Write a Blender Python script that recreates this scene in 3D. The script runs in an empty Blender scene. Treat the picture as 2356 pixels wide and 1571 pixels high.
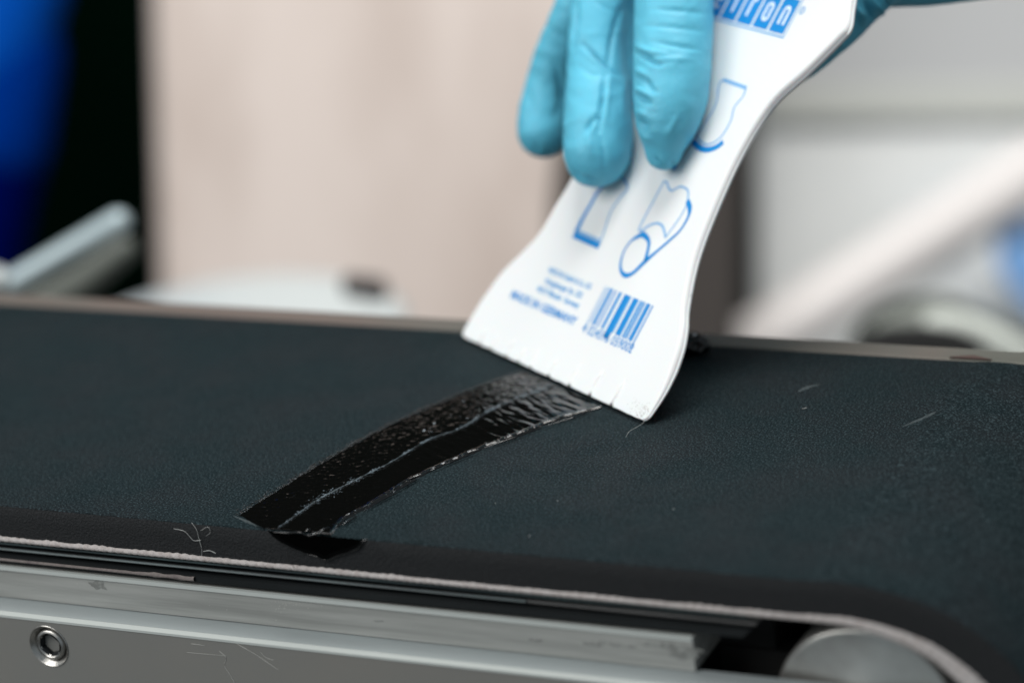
import bpy, bmesh, math, random
import numpy as np
from mathutils import Vector, Matrix, noise
random.seed(7)
sc = bpy.context.scene
COL = sc.collection

# ------------------------------------------------------------------ camera
# Camera recovered from the vanishing points of the conveyor (105 mm macro).
# Survey frame: unit = camera height above the belt; S turns it into metres.
S = 0.27
ORG = np.array([-1.10, 2.17, 0.0])
CC = np.array([1178.0, 785.5])
_vx = np.array([-14878.0, -895.0]); _vz = np.array([2100.0, 18215.0])
F = float(np.sqrt(-(_vx @ _vz)))
_X = -np.array([_vx[0], _vx[1], F]); _X /= np.linalg.norm(_X)
_Z = -np.array([_vz[0], _vz[1], F]); _Z /= np.linalg.norm(_Z)
_Y = np.cross(_Z, _X)
R = np.stack([_X, _Y, _Z], 1)
CAM = np.array([0.0, 0.0, 1.0])
def ray(px): return R.T @ np.array([(px[0]-CC[0])/F, (px[1]-CC[1])/F, 1.0])
def on(px, axis, val):
    d = ray(px); t = (val-CAM[axis])/d[axis]; return CAM+t*d
def W(q): return Vector([float(c) for c in (np.asarray(q, float)-ORG)*S])
def onW(px, axis, val): return W(on(px, axis, val))
def at(px, depth): return W(CAM + ray(px)*depth)
def proj(P):
    q = np.asarray(P)/S+ORG-CAM
    c = q @ R.T
    return np.stack([c[:, 0]/c[:, 2]*F+CC[0], c[:, 1]/c[:, 2]*F+CC[1]], 1)

cd = bpy.data.cameras.new('camera'); cam = bpy.data.objects.new('camera', cd); COL.objects.link(cam)
cd.sensor_width = 36; cd.sensor_fit = 'HORIZONTAL'; cd.lens = F/2356*36
cd.clip_start = 0.02; cd.clip_end = 50
cd.dof.use_dof = True; cd.dof.focus_distance = 2.555*S; cd.dof.aperture_fstop = 6.2
M3 = Matrix((tuple(R[0]), tuple(-R[1]), tuple(-R[2]))).transposed()
cam.matrix_world = Matrix.Translation(W(CAM)) @ M3.to_4x4()
sc.camera = cam

# ------------------------------------------------------------------ world, lamps, exposure
wd = bpy.data.worlds.new('World'); sc.world = wd; wd.use_nodes = True
bg = wd.node_tree.nodes['Background']; bg.inputs[0].default_value = (0.80, 0.92, 1.0, 1); bg.inputs[1].default_value = 0.30
def lamp(name, loc, target, size, power, color):
    l = bpy.data.lights.new(name, 'AREA'); l.shape = 'RECTANGLE'; l.size = size[0]; l.size_y = size[1]
    l.energy = power; l.color = color
    o = bpy.data.objects.new(name, l); COL.objects.link(o); o.location = loc
    o.rotation_euler = (Vector(target)-Vector(loc)).to_track_quat('-Z', 'Y').to_euler()
    return o
lamp('softbox_key', (-0.62, -0.80, 0.86), (0, 0, 0), (1.0, 0.8), 13.0, (1.0, 0.98, 0.95))
lamp('softbox_back', (-0.45, 0.95, 1.25), (0, 0, 0), (0.32, 0.16), 3.6, (0.80, 0.93, 1.0))
lamp('fill_background', (0.15, 0.30, 1.35), (-0.30, 1.0, -0.2), (0.8, 0.5), 24.0, (1.0, 0.97, 0.93))  # unseen fill lamp added to brighten the board and cabinet behind
sc.view_settings.view_transform = 'Standard'; sc.view_settings.look = 'None'
sc.view_settings.gamma = 1; sc.view_settings.exposure = 0

# ------------------------------------------------------------------ helpers
def link(o, parent=None):
    COL.objects.link(o)
    if parent is not None: o.parent = parent
    return o
def mesh_obj(name, verts, faces, mat, parent=None, smooth=True):
    me = bpy.data.meshes.new(name); me.from_pydata([tuple(v) for v in verts], [], faces); me.update()
    if mat: me.materials.append(mat)
    if smooth: me.polygons.foreach_set('use_smooth', [True]*len(me.polygons))
    return link(bpy.data.objects.new(name, me), parent)
def thing(name, label, cat, group=None, loc=(0, 0, 0)):
    o = bpy.data.objects.new(name, None); o.empty_display_size = 0.02; COL.objects.link(o)
    tag(o, label, cat, group); return o
def tag(o, label, cat, group=None):
    o['label'] = label; o['category'] = cat
    if group: o['group'] = group
    return o
def fix_normals(o):
    bm = bmesh.new(); bm.from_mesh(o.data); bmesh.ops.recalc_face_normals(bm, faces=bm.faces); bm.to_mesh(o.data); bm.free()
    return o
def bevel(o, w, seg=2, ang=35):
    m = o.modifiers.new('bevel', 'BEVEL'); m.width = w; m.segments = seg; m.limit_method = 'ANGLE'; m.angle_limit = math.radians(ang)
    return o
def box(name, x0, x1, y0, y1, z0, z1, mat, parent=None, bev=0.0):   # survey units
    v = [W((x, y, z)) for z in (z0, z1) for y in (y0, y1) for x in (x0, x1)]
    f = [(0, 2, 3, 1), (4, 5, 7, 6), (0, 1, 5, 4), (2, 6, 7, 3), (0, 4, 6, 2), (1, 3, 7, 5)]
    o = fix_normals(mesh_obj(name, v, f, mat, parent, smooth=False))
    if bev: bevel(o, bev)
    return o
def extrude_x(name, prof, x0, x1, mat, parent=None, nx=1, smooth=False, slant=0.0):
    # prof: closed list of (y,z) in survey units
    vs = []; n = len(prof)
    for i in range(nx+1):
        for (y, z) in prof:
            x = x0+(x1-x0)*i/nx
            if i == nx: x += slant*z
            vs.append(W((x, y, z)))
    fs = []
    for i in range(nx):
        for k in range(n):
            a = i*n+k; b = i*n+(k+1) % n; fs.append((a, b, b+n, a+n))
    fs.append(tuple(range(n))); fs.append(tuple(nx*n+k for k in reversed(range(n))))
    return fix_normals(mesh_obj(name, vs, fs, mat, parent, smooth))
def slab(name, pts, depth, mat, thick=0.02, parent=None, bev=0.004):
    # outline seen at image points, standing at a given distance, real thickness
    P = [at(p, depth if np.isscalar(depth) else depth[i]) for i, p in enumerate(pts)]
    d = (P[0]-W(CAM)); d.z = 0; d.normalize()
    n = len(P); vs = P+[p+d*thick for p in P]
    fs = [tuple(range(n)), tuple(reversed(range(n, 2*n)))]+[(i, i+n, (i+1) % n+n, (i+1) % n) for i in range(n)]
    o = fix_normals(mesh_obj(name, vs, fs, mat, parent, smooth=False))
    if bev: bevel(o, bev)
    return o
def tube_geo(pts, rad, seg=16, cap=4, flat=1.0, flatdir=None):
    pts = [Vector(p) for p in pts]; n = len(pts); V = []; Fc = []
    T = []
    for i in range(n):
        a = pts[max(i-1, 0)]; b = pts[min(i+1, n-1)]; T.append((b-a).normalized())
    up = Vector((0, 0, 1)) if abs(T[0].z) < 0.9 else Vector((1, 0, 0))
    if flatdir is not None: up = Vector(flatdir)
    rings = []
    def ring(c, t, r):
        s = t.cross(up).normalized(); u = s.cross(t).normalized()
        idx = []
        for k in range(seg):
            a = 2*math.pi*k/seg
            idx.append(len(V)); V.append(c+s*math.cos(a)*r+u*math.sin(a)*r*flat)
        rings.append(idx)
    for j in range(cap):
        a = (j+0.35)/cap*math.pi/2; ring(pts[0]-T[0]*rad[0]*math.cos(a), T[0], rad[0]*math.sin(a))
    for i in range(n): ring(pts[i], T[i], rad[i])
    for j in reversed(range(cap)):
        a = (j+0.35)/cap*math.pi/2; ring(pts[-1]+T[-1]*rad[-1]*math.cos(a), T[-1], rad[-1]*math.sin(a))
    for a, b in zip(rings[:-1], rings[1:]):
        for k in range(seg): Fc.append((a[k], a[(k+1) % seg], b[(k+1) % seg], b[k]))
    Fc.append(tuple(reversed(rings[0]))); Fc.append(tuple(rings[-1]))
    return V, Fc
def catmull(pts, per=8):
    P = [np.array(p, float) for p in pts]; P = [2*P[0]-P[1]]+P+[2*P[-1]-P[-2]]; out = []
    for i in range(1, len(P)-2):
        for j in range(per):
            t = j/per; a, b, c, d = P[i-1:i+3]
            out.append(0.5*((2*b)+(-a+c)*t+(2*a-5*b+4*c-d)*t*t+(-a+3*b-3*c+d)*t**3))
    out.append(P[-2]); return out
def resample(pts, n):
    P = np.array(pts); L = np.r_[0, np.cumsum(np.linalg.norm(np.diff(P, axis=0), axis=1))]
    s = np.linspace(0, L[-1], n); return np.stack([np.interp(s, L, P[:, k]) for k in range(P.shape[1])], 1)

# ------------------------------------------------------------------ materials
def mat(name, base, rough=0.5, metal=0.0, spec=0.5, coat=0.0, bump=None, var=None, rvar=None, sheen=0.0, stretch=(1, 1, 1), sss=0.0, ior=None, grain=None):
    m = bpy.data.materials.new(name); m.use_nodes = True; nt = m.node_tree; N = nt.nodes; L = nt.links
    b = N['Principled BSDF']; b.inputs['Base Color'].default_value = (*base, 1); b.inputs['Roughness'].default_value = rough
    b.inputs['Metallic'].default_value = metal; b.inputs['Specular IOR Level'].default_value = spec
    b.inputs['Coat Weight'].default_value = coat; b.inputs['Coat Roughness'].default_value = 0.05
    b.inputs['Sheen Weight'].default_value = sheen
    if ior: b.inputs['IOR'].default_value = ior
    if sss:
        b.inputs['Subsurface Weight'].default_value = sss; b.inputs['Subsurface Scale'].default_value = 0.004
    tc = N.new('ShaderNodeTexCoord'); mp = N.new('ShaderNodeMapping'); mp.inputs['Scale'].default_value = stretch
    L.new(tc.outputs['Object'], mp.inputs['Vector'])
    def nz(scale, det=4, r=0.6):
        n = N.new('ShaderNodeTexNoise'); n.inputs['Scale'].default_value = scale; n.inputs['Detail'].default_value = det
        n.inputs['Roughness'].default_value = r; L.new(mp.outputs[0], n.inputs['Vector']); return n
    if var:                      # (scale, colour2, contrast lo, hi)
        n = nz(var[0]); cr = N.new('ShaderNodeValToRGB'); cr.color_ramp.elements[0].position = var[2]; cr.color_ramp.elements[1].position = var[3]
        cr.color_ramp.elements[0].color = (*base, 1); cr.color_ramp.elements[1].color = (*var[1], 1)
        L.new(n.outputs['Fac'], cr.inputs[0]); L.new(cr.outputs[0], b.inputs['Base Color'])
    if grain:                    # (scale, lo, hi, colour): pale speckle mixed into the base colour
        n = nz(grain[0], 2, 0.5); mr = N.new('ShaderNodeMapRange'); mr.inputs['From Min'].default_value = grain[1]; mr.inputs['From Max'].default_value = grain[2]
        L.new(n.outputs['Fac'], mr.inputs['Value']); mx = N.new('ShaderNodeMix'); mx.data_type = 'RGBA'; mx.inputs[7].default_value = (*grain[3], 1)
        if b.inputs['Base Color'].links: L.new(b.inputs['Base Color'].links[0].from_socket, mx.inputs[6])
        else: mx.inputs[6].default_value = (*base, 1)
        L.new(mr.outputs[0], mx.inputs[0]); L.new(mx.outputs[2], b.inputs['Base Color'])
    if rvar:                     # (scale, lo, hi)
        n = nz(rvar[0]); mr = N.new('ShaderNodeMapRange'); mr.inputs['From Min'].default_value = 0.3; mr.inputs['From Max'].default_value = 0.7
        mr.inputs['To Min'].default_value = rvar[1]; mr.inputs['To Max'].default_value = rvar[2]
        L.new(n.outputs['Fac'], mr.inputs['Value']); L.new(mr.outputs[0], b.inputs['Roughness'])
    if bump:                     # list of (scale, distance_m, strength)
        prev = None
        for (s_, d_, st) in bump:
            n = nz(s_, 3); bu = N.new('ShaderNodeBump'); bu.inputs['Distance'].default_value = d_; bu.inputs['Strength'].default_value = st
            L.new(n.outputs['Fac'], bu.inputs['Height'])
            if prev: L.new(prev.outputs[0], bu.inputs['Normal'])
            prev = bu
        L.new(prev.outputs[0], b.inputs['Normal'])
    return m
M = {}
M['rubber'] = mat('belt_rubber', (0.0030, 0.0100, 0.0126), 0.75, spec=0.13, bump=[(1900, 0.0008, 1.0), (500, 0.0002, 0.3)], var=(38, (0.0065, 0.0105, 0.013), 0.42, 0.62), rvar=(60, 0.62, 0.85), grain=(2000, 0.50, 0.72, (0.038, 0.060, 0.068)))
M['rubber_side'] = mat('belt_rubber_cut', (0.015, 0.0165, 0.018), 0.7, spec=0.25, bump=[(1900, 0.0005, 1.0)], var=(1500, (0.024, 0.025, 0.028), 0.5, 0.75))
M['ply'] = mat('belt_fabric_ply', (0.53, 0.49, 0.475), 0.85, bump=[(2500, 0.0003, 0.8)], var=(700, (0.34, 0.28, 0.26), 0.45, 0.85))
M['epoxy'] = mat('wet_black_adhesive', (0.0012, 0.0012, 0.0009), 0.10, spec=0.5, ior=1.55, bump=[(1300, 0.00008, 0.4)])
M['bead'] = mat('wet_adhesive_bead', (0.002, 0.002, 0.002), 0.06, spec=0.6, ior=1.55)
M['epoxy_dry'] = mat('dragged_adhesive_film', (0.006, 0.006, 0.005), 0.2, spec=0.5, ior=1.5, bump=[(1500, 0.0003, 0.9)])
M['seam'] = mat('bare_seam_rubber', (0.10, 0.13, 0.15), 0.5, spec=0.5, bump=[(2600, 0.0004, 1.0)], var=(900, (0.02, 0.03, 0.03), 0.4, 0.62))
M['plastic'] = mat('white_plastic', (0.735, 0.755, 0.765), 0.38, spec=0.4, sss=0.15, bump=[(500, 0.00003, 0.3)])
M['smudge'] = mat('smudge', (0.35, 0.33, 0.30), 0.8)
M['print'] = mat('blue_print', (0.003, 0.22, 0.58), 0.45, spec=0.4)
M['print_mid'] = mat('blue_print_mid', (0.09, 0.33, 0.64), 0.45, spec=0.4)
M['print_thin'] = mat('blue_print_thin', (0.20, 0.41, 0.68), 0.45, spec=0.4)
M['print_white'] = mat('print_reserve', (0.70, 0.80, 0.92), 0.45, spec=0.4)
M['glove'] = mat('nitrile_glove', (0.112, 0.475, 0.64), 0.5, spec=0.3, sss=0.1, bump=[(230, 0.0008, 0.35), (1200, 0.00006, 0.5)], var=(40, (0.095, 0.435, 0.60), 0.4, 0.75))
M['alu'] = mat('brushed_aluminium', (0.43, 0.435, 0.415), 0.52, metal=0.3, bump=[(700, 0.00008, 0.7)], var=(330, (0.29, 0.295, 0.28), 0.38, 0.66), stretch=(0.05, 1, 1), rvar=(200, 0.42, 0.6))
M['alu_ledge'] = mat('satin_aluminium', (0.29, 0.325, 0.33), 0.6, metal=0.1, bump=[(900, 0.00002, 0.5)], var=(60, (0.25, 0.275, 0.28), 0.4, 0.75), stretch=(0.2, 1, 1))
M['plate'] = mat('anodised_plate', (0.255, 0.247, 0.228), 0.5, metal=0.25, bump=[(2500, 0.00004, 0.6)], var=(14, (0.225, 0.23, 0.22), 0.35, 0.7))
M['edge'] = mat('edge_highlight', (0.40, 0.43, 0.415), 0.65, metal=0.1)  # pale colour paints the highlight along the rail and plate edges
M['steel'] = mat('screw_steel', (0.42, 0.41, 0.39), 0.3, metal=1.0, rvar=(900, 0.2, 0.45), bump=[(700, 0.0001, 0.6)])
M['socket'] = mat('socket_shade', (0.010, 0.012, 0.014), 0.45, spec=0.3)  # near-black puts the shade inside the hex recess into the colour
M['slider'] = mat('black_slider_plastic', (0.012, 0.014, 0.015), 0.38, spec=0.4, bump=[(300, 0.0001, 0.6)], stretch=(0.1, 1, 1), rvar=(150, 0.22, 0.5))
M['slider_lip'] = mat('slider_highlight_grey', (0.07, 0.10, 0.105), 0.35, spec=0.5, stretch=(0.1, 1, 1), var=(300, (0.02, 0.025, 0.03), 0.4, 0.7))  # slider-edge highlight put into the colour; also the grey layer under the ply
M['residue'] = mat('dry_residue', (0.19, 0.165, 0.155), 0.8, var=(500, (0.12, 0.10, 0.10), 0.45, 0.7), bump=[(1200, 0.0003, 0.8)])
M['dark'] = mat('interior_shade', (0.004, 0.004, 0.004), 0.8)  # near-black puts the shade of enclosed spaces into the colour
M['roller'] = mat('turned_roller_end', (0.44, 0.45, 0.43), 0.33, metal=0.75, var=(26, (0.27, 0.26, 0.245), 0.45, 0.65), bump=[(300, 0.00004, 0.5)])
M['rail_far'] = mat('far_rail', (0.085, 0.088, 0.075), 0.6, metal=0.1, var=(7, (0.115, 0.088, 0.075), 0.4, 0.6))
M['thread'] = mat('pale_thread', (0.36, 0.37, 0.36), 0.8)
M['hair_black'] = mat('black_fibre', (0.005, 0.005, 0.005), 0.5)
M['chalk'] = mat('chalky_scuff', (0.032, 0.046, 0.050), 0.9, bump=[(2000, 0.0003, 1)], var=(1100, (0.018, 0.027, 0.03), 0.42, 0.58))
M['beige'] = mat('beige_board', (0.66, 0.575, 0.53), 0.8, var=(13, (0.52, 0.435, 0.39), 0.38, 0.66), stretch=(1, 1, 0.06))
M['brown'] = mat('dark_brown_post', (0.042, 0.034, 0.030), 0.7)
M['black_green'] = mat('dark_green_cloth', (0.0006, 0.0045, 0.0022), 0.9, spec=0.0)
M['wall'] = mat('dark_wall', (0.006, 0.009, 0.010), 0.9)
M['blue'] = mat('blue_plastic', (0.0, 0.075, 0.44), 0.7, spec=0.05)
M['grey_panel'] = mat('grey_panel', (0.84, 0.855, 0.845), 0.7, var=(6, (0.76, 0.775, 0.765), 0.4, 0.7))
M['grey_mid'] = mat('grey_band', (0.52, 0.53, 0.495), 0.7)
M['pale'] = mat('pale_duct', (0.80, 0.755, 0.735), 0.8)
M['blue_soft'] = mat('blue_label', (0.17, 0.36, 0.68), 0.6)
M['white_dish'] = mat('white_enamel', (0.52, 0.56, 0.56), 0.35)
M['grey_metal'] = mat('grey_steel_bar', (0.42, 0.51, 0.54), 0.35, metal=0.3)
M['grey_green'] = mat('grey_green_casting', (0.09, 0.10, 0.088), 0.6)
M['floor'] = mat('workshop_floor', (0.20, 0.20, 0.19), 0.7, var=(3, (0.16, 0.16, 0.15), 0.4, 0.6))

# ------------------------------------------------------------------ the setting: floor and back wall
fl = mesh_obj('floor', [(-6, -3, -0.95), (6, -3, -0.95), (6, 8, -0.95), (-6, 8, -0.95)], [(0, 1, 2, 3)], M['floor'], smooth=False); fl['kind'] = 'structure'
yw = math.atan2(-R[2][0], R[2][1])
bw = mesh_obj('back_wall', [Matrix.Rotation(yw, 3, 'Z') @ Vector(p) for p in ((-4, 2.6, -0.95), (4, 2.6, -0.95), (4, 2.6, 2.2), (-4, 2.6, 2.2), (-4, 2.7, -0.95), (4, 2.7, -0.95), (4, 2.7, 2.2), (-4, 2.7, 2.2))],
              [(0, 1, 2, 3), (7, 6, 5, 4), (3, 2, 6, 7), (0, 4, 5, 1), (0, 3, 7, 4), (1, 5, 6, 2)], M['wall'], smooth=False); bw['kind'] = 'structure'

# ------------------------------------------------------------------ conveyor belt
YF, YB = 1.9425, 2.394
TH = 0.0305                                              # rubber cover thickness
px_top = [(1400, 1368), (1691, 1393), (1864, 1410), (1937, 1420), (2010, 1433), (2082, 1455), (2155, 1487), (2210, 1524), (2264, 1571)]
base = [(-2.9, -TH), (-2.0, -TH), (-1.3, -TH), (-1.0, -TH), (-0.87, -TH), (-0.80, -TH), (-0.755, -0.0303)]
base += [(q[0], q[2]) for q in (on(p, 1, YF) for p in px_top[3:])]
x, z = base[-1]; a = math.radians(44)
for k in range(16):                                      # round the end roller and back underneath
    a += math.radians(9.2); x += 0.0165*math.cos(a); z -= 0.0165*math.sin(a); base.append((x, z))
base.append((-2.0, z-0.002)); base.append((-2.9, z-0.002))
bp = resample(np.array(base[:3]), 30); mid = resample(np.array(catmull(base[2:-2], 8)), 260); tail = resample(np.array(base[-3:]), 20)
line = np.vstack([bp[:-1], mid[:-1], tail])
tan = np.gradient(line, axis=0); tan /= np.linalg.norm(tan, axis=1)[:, None]; nor = np.stack([-tan[:, 1], tan[:, 0]], 1)
belt = thing('conveyor_belt', 'black rubber conveyor belt with a pale fabric edge running round the end roller', 'conveyor belt')
def belt_layer(name, lo, hi, m, y0, y1, ny=4, rnd=0.0012):
    vs = []; fs = []; n = len(line); lo = np.broadcast_to(lo, (n,)); hi = np.broadcast_to(hi, (n,))
    prof = []                                            # loop: front bottom -> front top -> back top -> back bottom
    prof.append((y0, 0)); prof.append((y0, 0.5)); prof.append((y0, 1-0.03)); prof.append((y0+rnd*0.7, 1.0))
    for k in range(1, ny): prof.append((y0+(y1-y0)*k/ny, 1.0))
    prof.append((y1-rnd*0.7, 1.0)); prof.append((y1, 0.97)); prof.append((y1, 0))
    k = len(prof)
    for i in range(n):
        for (y, t) in prof:
            h = lo[i]+(hi[i]-lo[i])*t; p = line[i]+nor[i]*h; vs.append(W((p[0], y, p[1])))
    for i in range(n-1):
        for j in range(k):
            a_ = i*k+j; b_ = i*k+(j+1) % k; fs.append((a_, b_, b_+k, a_+k))
    return vs, fs, k
vs, fs, k = belt_layer('x', 0.0, TH, None, YF, YB)
ob = mesh_obj('rubber_cover', vs, fs, M['rubber'], belt); ob.data.materials.append(M['rubber_side'])
for p in ob.data.polygons:
    j = p.index % k
    p.use_smooth = True
    if j < 2: p.material_index = 1; p.use_smooth = True
fix_normals(ob)
m_ = ob.modifiers.new('edge', 'EDGE_SPLIT'); m_.split_angle = math.radians(50)
# fabric ply: woven scalloped edge, thicker where it opens round the roller
xs = np.arange(-1.62, -0.775, 0.0011)
nl = len(line); s_line = np.r_[0, np.cumsum(np.linalg.norm(np.diff(line, axis=0), axis=1))]
s = np.arange(s_line[0], s_line[-1], 0.0013)
lx = np.interp(s, s_line, line[:, 0]); lz = np.interp(s, s_line, line[:, 1]); nx_ = np.interp(s, s_line, nor[:, 0]); nz_ = np.interp(s, s_line, nor[:, 1])
g0 = np.argmax(lx > -0.75); s0 = s[g0]
vs = []; prof = [(0.0, 0.0), (-0.0010, 0.06), (-0.0016, 0.35), (-0.0016, 0.7), (-0.0006, 0.95), (0.004, 1.0), (0.45, 1.0), (0.4485, 0.0)]
for i in range(len(s)):
    th = 0.0043+0.0102*min(max((s[i]-s0)/0.13, 0), 1)
    ph = s[i]/0.0082
    sc_ = abs(math.sin(ph*math.pi)); nn = noise.noise(Vector((s[i]*60, 1.3, 0)))
    for j, (dy, t) in enumerate(prof):
        w = 0.0
        if j in (0, 1): w = (0.0010*sc_*(0.5+1.1*nn)+0.0002*nn)
        if j in (2, 3): dy = dy-0.0007*sc_-0.0005*nn
        if j in (4,): w = -0.0007*abs(math.cos(ph*math.pi*1.37+nn))
        hh = -th*t+w
        vs.append(W((lx[i]+nx_[i]*hh, YF+dy, lz[i]+nz_[i]*hh)))
kk = len(prof); fs = [(i*kk+j, i*kk+(j+1) % kk, (i+1)*kk+(j+1) % kk, (i+1)*kk+j) for i in range(len(s)-1) for j in range(kk)]
fix_normals(mesh_obj('fabric_ply', vs, fs, M['ply'], belt))

# ------------------------------------------------------------------ conveyor frame
frame = thing('conveyor', 'grey aluminium conveyor side frame with a socket screw under the belt', 'conveyor')
XL, XR = -2.9, -0.2
YP = float(on((900, 1508), 2, -0.0905)[1])                # front of the side plate, found from its lit upper edge
extrude_x('edge_rail', [(YF-0.001, -0.0607), (YF+0.001, -0.0595), (YF+0.06, -0.0595), (YF+0.06, -0.089), (YF-0.001, -0.089)], XL, -0.847, M['alu'], frame)
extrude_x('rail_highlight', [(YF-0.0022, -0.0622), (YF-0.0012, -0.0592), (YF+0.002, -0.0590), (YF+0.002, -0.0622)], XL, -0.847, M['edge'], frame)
extrude_x('side_plate', [(YP, -0.0950), (YP+0.0012, -0.0925), (YP+0.004, -0.0915), (YF+0.004, -0.0915), (YF+0.004, -0.5), (YP, -0.5)], XL, XR, M['plate'], frame)
extrude_x('plate_top', [(YP+0.0040, -0.0913), (YP+0.0036, -0.0903), (YF+0.004, -0.0897), (YF+0.004, -0.0913)], XL, XR, M['alu_ledge'], frame)
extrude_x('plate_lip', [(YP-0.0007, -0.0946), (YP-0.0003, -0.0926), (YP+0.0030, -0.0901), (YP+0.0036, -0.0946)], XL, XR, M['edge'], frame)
# black slider strip with two lips, slanted end
sl = [(YF+0.050, -0.0372), (YF+0.004, -0.0372), (YF+0.003, -0.0390), (YF+0.008, -0.0395), (YF+0.008, -0.0418), (YF+0.003, -0.0425), (YF+0.002, -0.0445), (YF+0.004, -0.0455), (YF+0.009, -0.0460), (YF+0.009, -0.0485), (YF+0.004, -0.0490), (YF+0.001, -0.0500), (YF+0.001, -0.0560), (YF+0.004, -0.0575), (YF+0.050, -0.0575)]
extrude_x('slider_strip', sl, XL, -0.752, M['slider'], frame, slant=0.95)
extrude_x('slider_lip', [(YF+0.0015, -0.0424), (YF+0.0002, -0.0434), (YF+0.0015, -0.0447), (YF+0.0066, -0.0434)], XL, -0.99, M['slider_lip'], frame)  # teal line painted as the highlight along the slider edge
extrude_x('slider_lip', [(YF+0.0022, -0.0372), (YF+0.0010, -0.0380), (YF+0.0020, -0.0392), (YF+0.0066, -0.0385)], XL, -0.80, M['slider_lip'], frame)
# dry residue left on the strip
vs = []; fs = []; n = 160
xa = on((0, 1290), 1, YF)[0]-0.6; xb = on((448, 1338), 1, YF)[0]
for i in range(n+1):
    x = xa+(xb-xa)*i/n; e = max(0, (x-(xb-0.09))/0.09)
    wz = 0.0012+0.0012*e+0.0022*e*noise.noise(Vector((x*90, 2, 0))); cz = -0.0530+0.0010*noise.noise(Vector((x*60, 9, 0)))*e
    for dz, dy in ((-1, 0.0006), (-0.5, -0.0012), (0.5, -0.0014), (1, 0.0006)): vs.append(W((x, YF+dy, cz+dz*wz)))
for i in range(n):
    for j in range(3): fs.append((i*4+j, i*4+j+1, i*4+j+5, i*4+j+4))
mesh_obj('dried_residue', vs, fs, M['residue'], frame)
# countersunk socket screw in the plate
def lathe_y(name, cx, cz, prof, m, parent, seg=64, hexr=None):
    vs = []; fs = []
    for (r, y) in prof:
        for k_ in range(seg):
            a_ = 2*math.pi*k_/seg; vs.append(W((cx+r*math.cos(a_), y, cz+r*math.sin(a_))))
    for i in range(len(prof)-1):
        for k_ in range(seg): fs.append((i*seg+k_, i*seg+(k_+1) % seg, (i+1)*seg+(k_+1) % seg, (i+1)*seg+k_))
    return vs, fs
sc_p = on((113, 1485), 1, YP); cx, cz = sc_p[0], sc_p[2]
r0 = 0.0190
bm = bmesh.new(); bmesh.ops.create_cone(bm, cap_ends=True, segments=64, radius1=r0*S, radius2=(r0-0.0055)*S, depth=0.0075*S)
mtx = Matrix.Translation(W((cx, YP+0.0035, cz))) @ Matrix.Rotation(math.radians(-90), 4, 'X')
bm.transform(mtx); me = bpy.data.meshes.new('cut'); bm.to_mesh(me); bm.free(); cut = bpy.data.objects.new('cut', me); COL.objects.link(cut)
plate = [o for o in frame.children if o.name.startswith('side_plate')][0]
bo = plate.modifiers.new('hole', 'BOOLEAN'); bo.operation = 'DIFFERENCE'; bo.object = cut; bo.solver = 'EXACT'
bpy.context.view_layer.update(); me = bpy.data.meshes.new_from_object(plate.evaluated_get(bpy.context.evaluated_depsgraph_get())); plate.modifiers.clear(); plate.data = me
bpy.data.objects.remove(cut)
vs, fs = lathe_y('', cx, cz, [(r0+0.0007, YP-0.0004), (r0+0.0002, YP-0.0010), (r0-0.0006, YP-0.0004), (r0-0.0042, YP+0.0046), (r0-0.0046, YP+0.0050), (r0-0.0046, YP+0.0022), (r0-0.0054, YP+0.0012), (0.0118, YP+0.0006), (0.0098, YP+0.0020)], None, None)
screw = mesh_obj('socket_screw', vs, fs, M['steel'], frame)
es = screw.modifiers.new('split', 'EDGE_SPLIT'); es.split_angle = math.radians(40)
vs = []; fs = []
for (r, y) in ((0.0112, YP+0.0010), (0.0098, YP+0.0030), (0.0094, YP+0.014)):
    for k_ in range(6):
        a_ = math.pi*2*k_/6+0.35; vs.append(W((cx+r*math.cos(a_), y, cz+r*math.sin(a_))))
for i in range(2):
    for k_ in range(6): fs.append((i*6+k_, i*6+(k_+1) % 6, (i+1)*6+(k_+1) % 6, (i+1)*6+k_))
fs.append(tuple(12+k_ for k_ in range(6)))
mesh_obj('hex_socket', vs, fs, M['socket'], screw, smooth=False)
# grime, dents and scratches on the aluminium
M['grime'] = mat('grime', (0.19, 0.195, 0.185), 0.8, var=(900, (0.30, 0.31, 0.295), 0.4, 0.6))
M['scratch'] = mat('fresh_scratch', (0.50, 0.50, 0.47), 0.6)
def patch(name, c, rx, ry, m, seed, rot=0.0):
    q = on(c, 1, YF-0.0016); V = [W(q)]; n_ = 26
    for k_ in range(n_):
        a_ = 2*math.pi*k_/n_; r_ = 1+0.9*noise.noise(Vector((math.cos(a_)*1.6, math.sin(a_)*1.6, seed)))
        dx, dz = rx*r_*math.cos(a_), ry*r_*math.sin(a_)
        V.append(W((q[0]+dx*math.cos(rot)-dz*math.sin(rot), YF-0.00115, q[2]+dx*math.sin(rot)+dz*math.cos(rot))))
    mesh_obj(name, V, [(0, 1+k_, 1+(k_+1) % n_) for k_ in range(n_)], m, frame, smooth=False)
for i, (c, rx, ry) in enumerate([((228, 1345), 0.009, 0.0040), ((1360, 1480), 0.010, 0.0016), ((1385, 1478), 0.004, 0.0022), ((1425, 1484), 0.012, 0.0016), ((1235, 1473), 0.006, 0.0012), ((870, 1428), 0.004, 0.0010), ((1530, 1486), 0.030, 0.0022), ((1565, 1500), 0.013, 0.0050)]):
    patch('grime_mark', c, rx, ry, M['grime'], i*3.1)
rs = random.Random(5); V = []; Fc = []
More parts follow.
